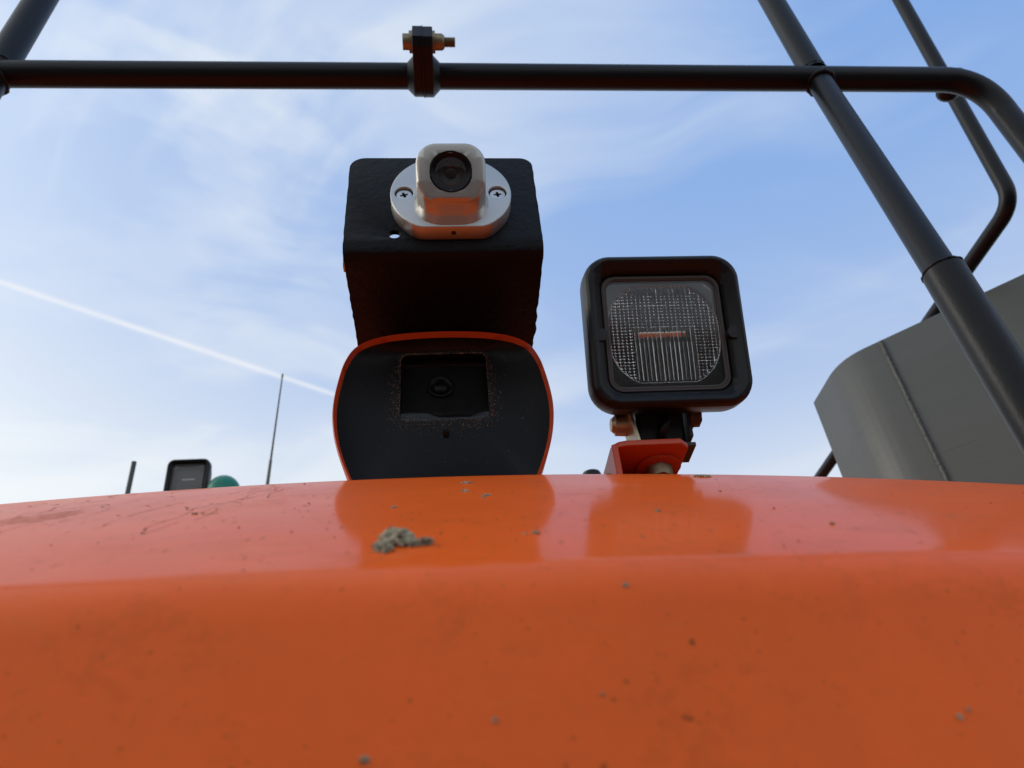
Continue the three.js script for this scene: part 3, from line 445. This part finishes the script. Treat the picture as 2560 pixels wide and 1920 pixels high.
// near lamp
{
  const t = thing('work_lamp', 'square black work lamp with ribbed glass on a small orange bracket', 'lamp', [0.1785, EYE + 0.4045, -0.4555]);
  const tilt = 21 * D2R;
  lampHead(t, true);
  for (const c of t.children) { c.geometry.rotateX(tilt); }
  // yoke, bolts and orange bracket are set in upright axes
  const P = (x, y, z) => V(x, y, z);
  const yo = (k) => { const s = shapeOf([[-0.013, 0], [0.013, 0], [0.013, 0.050], [0.009, 0.060], [-0.009, 0.060], [-0.013, 0.050]]); const g = extrude(s, 0.003, 0.0004); g.rotateY(-Math.PI / 2); g.rotateZ(k < 0 ? 0.10 : -0.06); g.translate(k < 0 ? -0.0280 : 0.0180, k < 0 ? -0.0780 : -0.070, k < 0 ? -0.058 : -0.066); return g; };
  part('yoke', yo(-1), M.zinc, t);
  part('yoke', yo(1), M.hull, t);
  part('yoke_foot', box(0.046, 0.003, 0.026, -0.005, -0.0775, -0.066), M.hull, t);
  part('lamp_stem', (() => { const g = new RoundedBoxGeometry(0.040, 0.05, 0.020, 3, 0.004); g.rotateX(tilt); g.translate(-0.006, -0.052, -0.064); return g; })(), M.plastic, t);
  part('cable', new THREE.TubeGeometry(new THREE.CatmullRomCurve3([V(0.004, -0.040, -0.055), V(0.000, -0.052, -0.050), V(-0.006, -0.064, -0.052), V(-0.008, -0.074, -0.075)]), 30, 0.0034, 10), M.plastic, t);
  const nut = part('pivot_nut', merge([cyl(P(-0.0425, -0.0505, -0.063), P(-0.0320, -0.0505, -0.063), 0.0090, 0.0096, 6), cyl(P(-0.0455, -0.0505, -0.063), P(-0.0425, -0.0505, -0.063), 0.0052, 0.0076, 24)]), M.zinc, t);
  const bh = part('pivot_bolt', merge([cyl(P(0.0195, -0.0440, -0.062), P(0.0230, -0.0440, -0.062), 0.0120), cyl(P(0.0230, -0.0440, -0.062), P(0.0300, -0.0440, -0.062), 0.0098, 0.0098, 6)]), M.hull, t);
  // orange bracket: level tab with a web down to the body
  const tab = (() => { const p = [[-0.050, 0.045], [-0.050, -0.016], [-0.0485, -0.0215], [-0.045, -0.0252], [-0.039, -0.027], [0.004, -0.0275], [0.0115, -0.020], [0.0115, 0.045]]; const s = shapeOf(p.map(([x, z]) => [x, z]).reverse()); const g = extrude(s, 0.005, 0.0006); g.rotateX(-Math.PI / 2); g.translate(-0.002, -0.0843, -0.0690); g.scale(1, 1, 1); return g; })();
  part('tab', toCreasedNormals(tab, 40 * D2R), M.orangeRed, t);
  part('web', box(0.005, 0.10, 0.056, -0.0500, -0.131, -0.072, 0.0012), M.orangeRed, t);
  const by = -0.0843, bz = -0.074;
  part('washer', cyl(P(-0.010, by - 0.0028, bz), P(-0.010, by - 0.0002, bz), 0.0182), M.orangeRed, t);
  part('bolt', cyl(P(-0.010, by - 0.0118, bz), P(-0.010, by - 0.0028, bz), 0.0105, 0.0112, 6), M.oldZinc, t);
}
{ const t = thing('vent_cap', 'small round black cap just showing over the crest between camera hood and work lamp', 'cap', [0.1818, EYE + 0.3605, -0.853]);
  part('cap', (() => { const g = new THREE.LatheGeometry([[0, 0.150], [0.007, 0.1496], [0.0115, 0.1475], [0.0128, 0.144], [0.0128, 0.13], [0.006, 0.128]].map(([a, b]) => new THREE.Vector2(a, b)).reverse(), 40); return g; })(), M.plastic, t);
  part('stem', cyl(V(0, -0.01, 0), V(0, 0.13, 0), 0.006), M.hull, t); }
// far lamp, beacon and aerials on the cab roof
const roof = EYE + 1.082;
{
  const t = thing('work_lamp', 'small distant black square lamp beside the green beacon', 'lamp', [-0.816, roof + 0.215, -2.11]);
  lampHead(t, false); for (const c of t.children) c.geometry.rotateX(8 * D2R);
  part('stand', merge([box(0.03, 0.16, 0.03, 0, -0.135, -0.045, 0.003), box(0.07, 0.008, 0.07, 0, -0.210, -0.045, 0.002)]), M.hull, t);
}
{
  const t = thing('beacon', 'green domed beacon light beside the distant lamp', 'beacon', [-0.699, roof, -2.12]);
  part('base', merge([cyl(V(0, 0, 0), V(0, 0.12, 0), 0.045, 0.045), cyl(V(0, 0.12, 0), V(0, 0.135, 0), 0.052, 0.052)]), M.hull, t);
  const p = [[0.0505, 0.135], [0.0505, 0.162]]; for (let i = 1; i <= 14; i++) { const a = i / 14 * Math.PI / 2; p.push([0.0505 * Math.cos(a), 0.162 + 0.056 * Math.sin(a)]); }
  const dome = []; for (const [r, y] of p) dome.push(Array.from({ length: 72 }, (_, i) => { const a = -2 * Math.PI * i / 72, q = r * (1 + (i % 2 ? 0.008 : -0.008)); return V(Math.max(1e-4, q) * Math.cos(a), y, Math.max(1e-4, q) * Math.sin(a)); }));
  part('dome', loft(dome, { crease: 30 }), M.green, t);
}
function antenna(x, z, top, thick, label, seg) {
  const t = thing('antenna', label, 'antenna', [x, roof, z], 'aerials on the cab roof');
  part('mount', merge([cyl(V(0, 0, 0), V(0, 0.02, 0), 0.022), cyl(V(0, 0.02, 0), V(0, 0.05, 0), 0.013, 0.009)]), M.hull, t);
  const lx = seg ? 0 : -0.012;
  if (seg) { part('base_rod', cyl(V(0, 0.05, 0), V(0, 0.27, 0), 0.0066, 0.0048), M.antenna, t); part('whip', merge([cyl(V(0, 0.27, 0), V(0, top - 0.012, 0), 0.0036, 0.0024), cyl(V(0, top - 0.012, 0), V(0, top, 0), 0.0036, 0.0030)]), M.antenna, t); }
  else { const g = cyl(V(0, 0.05, 0), V(lx, top, 0), 0.0068, 0.0062); part('base_rod', g, M.antenna, t); const c = []; for (let y = 0.07; y < top; y += 0.009) c.push(cyl(V(lx * y / top, y, 0), V(lx * y / top, y + 0.0045, 0), 0.0074, 0.0074, 16)); part('coil', merge(c), M.hull, t); }
}
antenna(-0.567, -2.1137, 0.62, 0.004, 'tall thin whip antenna standing between the green beacon and the camera hood', true);
antenna(-0.969, -2.1, 0.272, 0.006, 'short thick coiled antenna standing apart beyond the distant lamp', false);

// ------------------------------------------------------------------ mud on the paint
const blobG = new THREE.IcosahedronGeometry(1, 1);
function mudClump(name, label, x, s, lobes, seed, group) {
  const r = rng(seed), geos = [], at = skin(x, s), nn = skinNormal(x, s), tx = V(1, 0, 0).addScaledVector(nn, -nn.x).normalize(), ts = V().crossVectors(nn, tx);
  for (const [cx, cs, rx, rs, ht, n, gr] of lobes) for (let k = 0; k < n; k++) {
    const a = r() * 6.283, q = Math.sqrt(r()), hx = cx + rx * q * Math.cos(a), hs = cs + rs * q * Math.sin(a), hmax = ht * Math.sqrt(Math.max(0.05, 1 - q * q));
    const g = mergeVertices(blobG.clone().deleteAttribute('normal').deleteAttribute('uv')), p = g.attributes.position, sz = gr * (0.55 + 0.9 * r()), sh = [0.7 + 0.6 * r(), 0.7 + 0.6 * r(), 0.6 + 0.5 * r()], up = k < n * 0.45 ? hmax * 0.9 : hmax * r();
    const c = 0.5 + 0.85 * r(), base = [0.34 * c, 0.285 * c, 0.185 * c], col = [];
    for (let i = 0; i < p.count; i++) { const v = V(p.getX(i), p.getY(i), p.getZ(i)).multiplyScalar(sz * (0.75 + 0.5 * r())); const w = V().copy(tx).multiplyScalar(hx + v.x * sh[0]).addScaledVector(ts, hs + v.y * sh[1]).addScaledVector(nn, Math.max(-0.0001, up + v.z * sh[2])); p.setXYZ(i, w.x, w.y, w.z); const f = 0.85 + 0.3 * r(); col.push(base[0] * f, base[1] * f, base[2] * f); }
    g.setAttribute('color', new THREE.Float32BufferAttribute(col, 3)); g.computeVertexNormals(); geos.push(g);
  }
  const m = part(name, mergeGeometries(geos), M.mud, scene); m.position.copy(at); return tag(m, label, 'mud', group);
}
const MM = 0.001;
mudClump('mud_clump', 'largest crumbly grey mud clump on the bend in front of the camera hood', -0.0158, 0.021, [
  [0, 0.004, 4.9 * MM, 5.5 * MM, 3.9 * MM, 230, 0.72 * MM], [-3.2 * MM, -3 * MM, 2.6 * MM, 3 * MM, 1.6 * MM, 70, 0.55 * MM], [3.8 * MM, 0, 3.4 * MM, 3 * MM, 2.0 * MM, 90, 0.55 * MM], [8.6 * MM, 0, 1.9 * MM, 2 * MM, 2.0 * MM, 40, 0.5 * MM], [6.6 * MM, 0, 1.4 * MM, 1.5 * MM, 1.2 * MM, 18, 0.5 * MM], [-2.0 * MM, -7 * MM, 2.4 * MM, 2.4 * MM, 1.4 * MM, 40, 0.5 * MM]], 1);
const G1 = 'dried mud specks on the orange body';
const spot = (x, s, w, l, h, n, seed, label, gr = 0.4) => mudClump('mud_speck', label, x, s, [[0, 0, w * MM, l * MM, h * MM, n, gr * MM]], seed, G1);
spot(0.0085, 0.208, 3.0, 4.5, 0.5, 60, 2, 'flat mud speck highest on the slope under the camera hood', 0.42);
spot(0.0062, 0.1545, 1.9, 3.2, 0.6, 30, 3, 'small round mud speck just below the highest one under the camera hood', 0.4);
mudClump('mud_speck', 'hooked mud speck trailing downhill under the camera hood', 0.0143, 0.132, [[0.6 * MM, 0, 1.9 * MM, 2.2 * MM, 0.5 * MM, 30, 0.36 * MM], [-0.9 * MM, -7 * MM, 0.7 * MM, 2 * MM, 0.5 * MM, 12, 0.33 * MM]], 4, G1);
spot(-0.0213, 0.099, 1.5, 2.2, 0.4, 16, 5, 'faint mud speck uphill of the largest mud clump', 0.3);
spot(0.0247, 0.0322, 1.35, 1.8, 0.6, 26, 6, 'pale mud speck on the bend to the right of the largest mud clump', 0.32);
spot(0.0212, 0.0318, 0.4, 0.6, 0.3, 5, 7, 'tiny grain of mud beside the pale speck on the bend', 0.28);
spot(0.0719, 0.070, 1.0, 1.6, 0.4, 14, 8, 'small mud speck in the mirrored image of the work lamp', 0.3);
spot(0.1474, 0.249, 4.6, 8, 0.9, 90, 9, 'wide dark mud splash beside the foot of the work lamp', 0.5);
spot(0.108, 0.325, 1.6, 3, 0.7, 18, 10, 'mud speck on the crest below the nut of the work lamp', 0.45);
spot(0.0406, -0.0160, 0.55, 0.7, 0.5, 12, 11, 'grey mud speck just below the bend beneath the work lamp', 0.26);
spot(0.0302, -0.0435, 0.35, 0.65, 0.3, 7, 12, 'pale chip of mud alone on the steep face below the bend', 0.2);
spot(0.0076, -0.0480, 0.55, 0.7, 0.5, 12, 13, 'grey mud grain low on the steep face below the largest clump', 0.24);
spot(-0.0180, -0.0545, 1.0, 0.55, 0.7, 20, 14, 'grey mud grain at the lowest part of the steep face', 0.28);
spot(0.1031, -0.0510, 0.5, 0.5, 0.5, 10, 15, 'lower one of a pair of mud grains on the steep face', 0.26);
spot(0.1057, -0.0495, 0.5, 0.4, 0.5, 8, 16, 'upper one of a pair of mud grains on the steep face', 0.26);
spot(0.1192, 0.0395, 0.9, 1.1, 0.5, 14, 17, 'mud speck on the slope below the grey engine box', 0.26);
spot(0.117, 0.134, 0.6, 0.9, 0.3, 6, 18, 'tiny mud speck below the wide dark splash', 0.25);
spot(-0.0974, 0.1075, 1.3, 1.5, 0.4, 14, 19, 'lone dark mud speck on the slope below the distant lamp', 0.3);

// fine grit too small to count, raised a little off the paint
{
  const r = rng(99), list = [];
  while (list.length < 620) { const s = r() < 0.55 ? -0.075 + 0.09 * r() : 0.015 + 0.36 * r() * r(), x = (r() - 0.45) * (s < 0.015 ? 0.30 : 0.34 + 1.4 * s); list.push([x, s]); }
  const g = new THREE.IcosahedronGeometry(1, 0), im = new THREE.InstancedMesh(g, std(rgb(1, 1, 1), 0.9), list.length); im.name = 'grit'; const m = new THREE.Matrix4(), q = new THREE.Quaternion();
  list.forEach(([x, s], i) => { const z = (0.00007 + 0.00022 * r() * r() * r()) * (s > 0.06 ? 1.5 : 1); q.setFromEuler(new THREE.Euler(r() * 6, r() * 6, r() * 6)); m.compose(skin(x, s), q, V(z * (1 + 1.2 * r()), z * 0.8, z * (1 + r()))); im.setMatrixAt(i, m); const c = 0.4 + r(); im.setColorAt(i, rgb(0.075 * c, 0.045 * c, 0.03 * c)); });
  im.castShadow = im.receiveShadow = true; scene.add(im); tag(im, 'fine dark grit scattered over the orange paint', 'grit', null, 'stuff');
}

renderer.render(scene, camera);
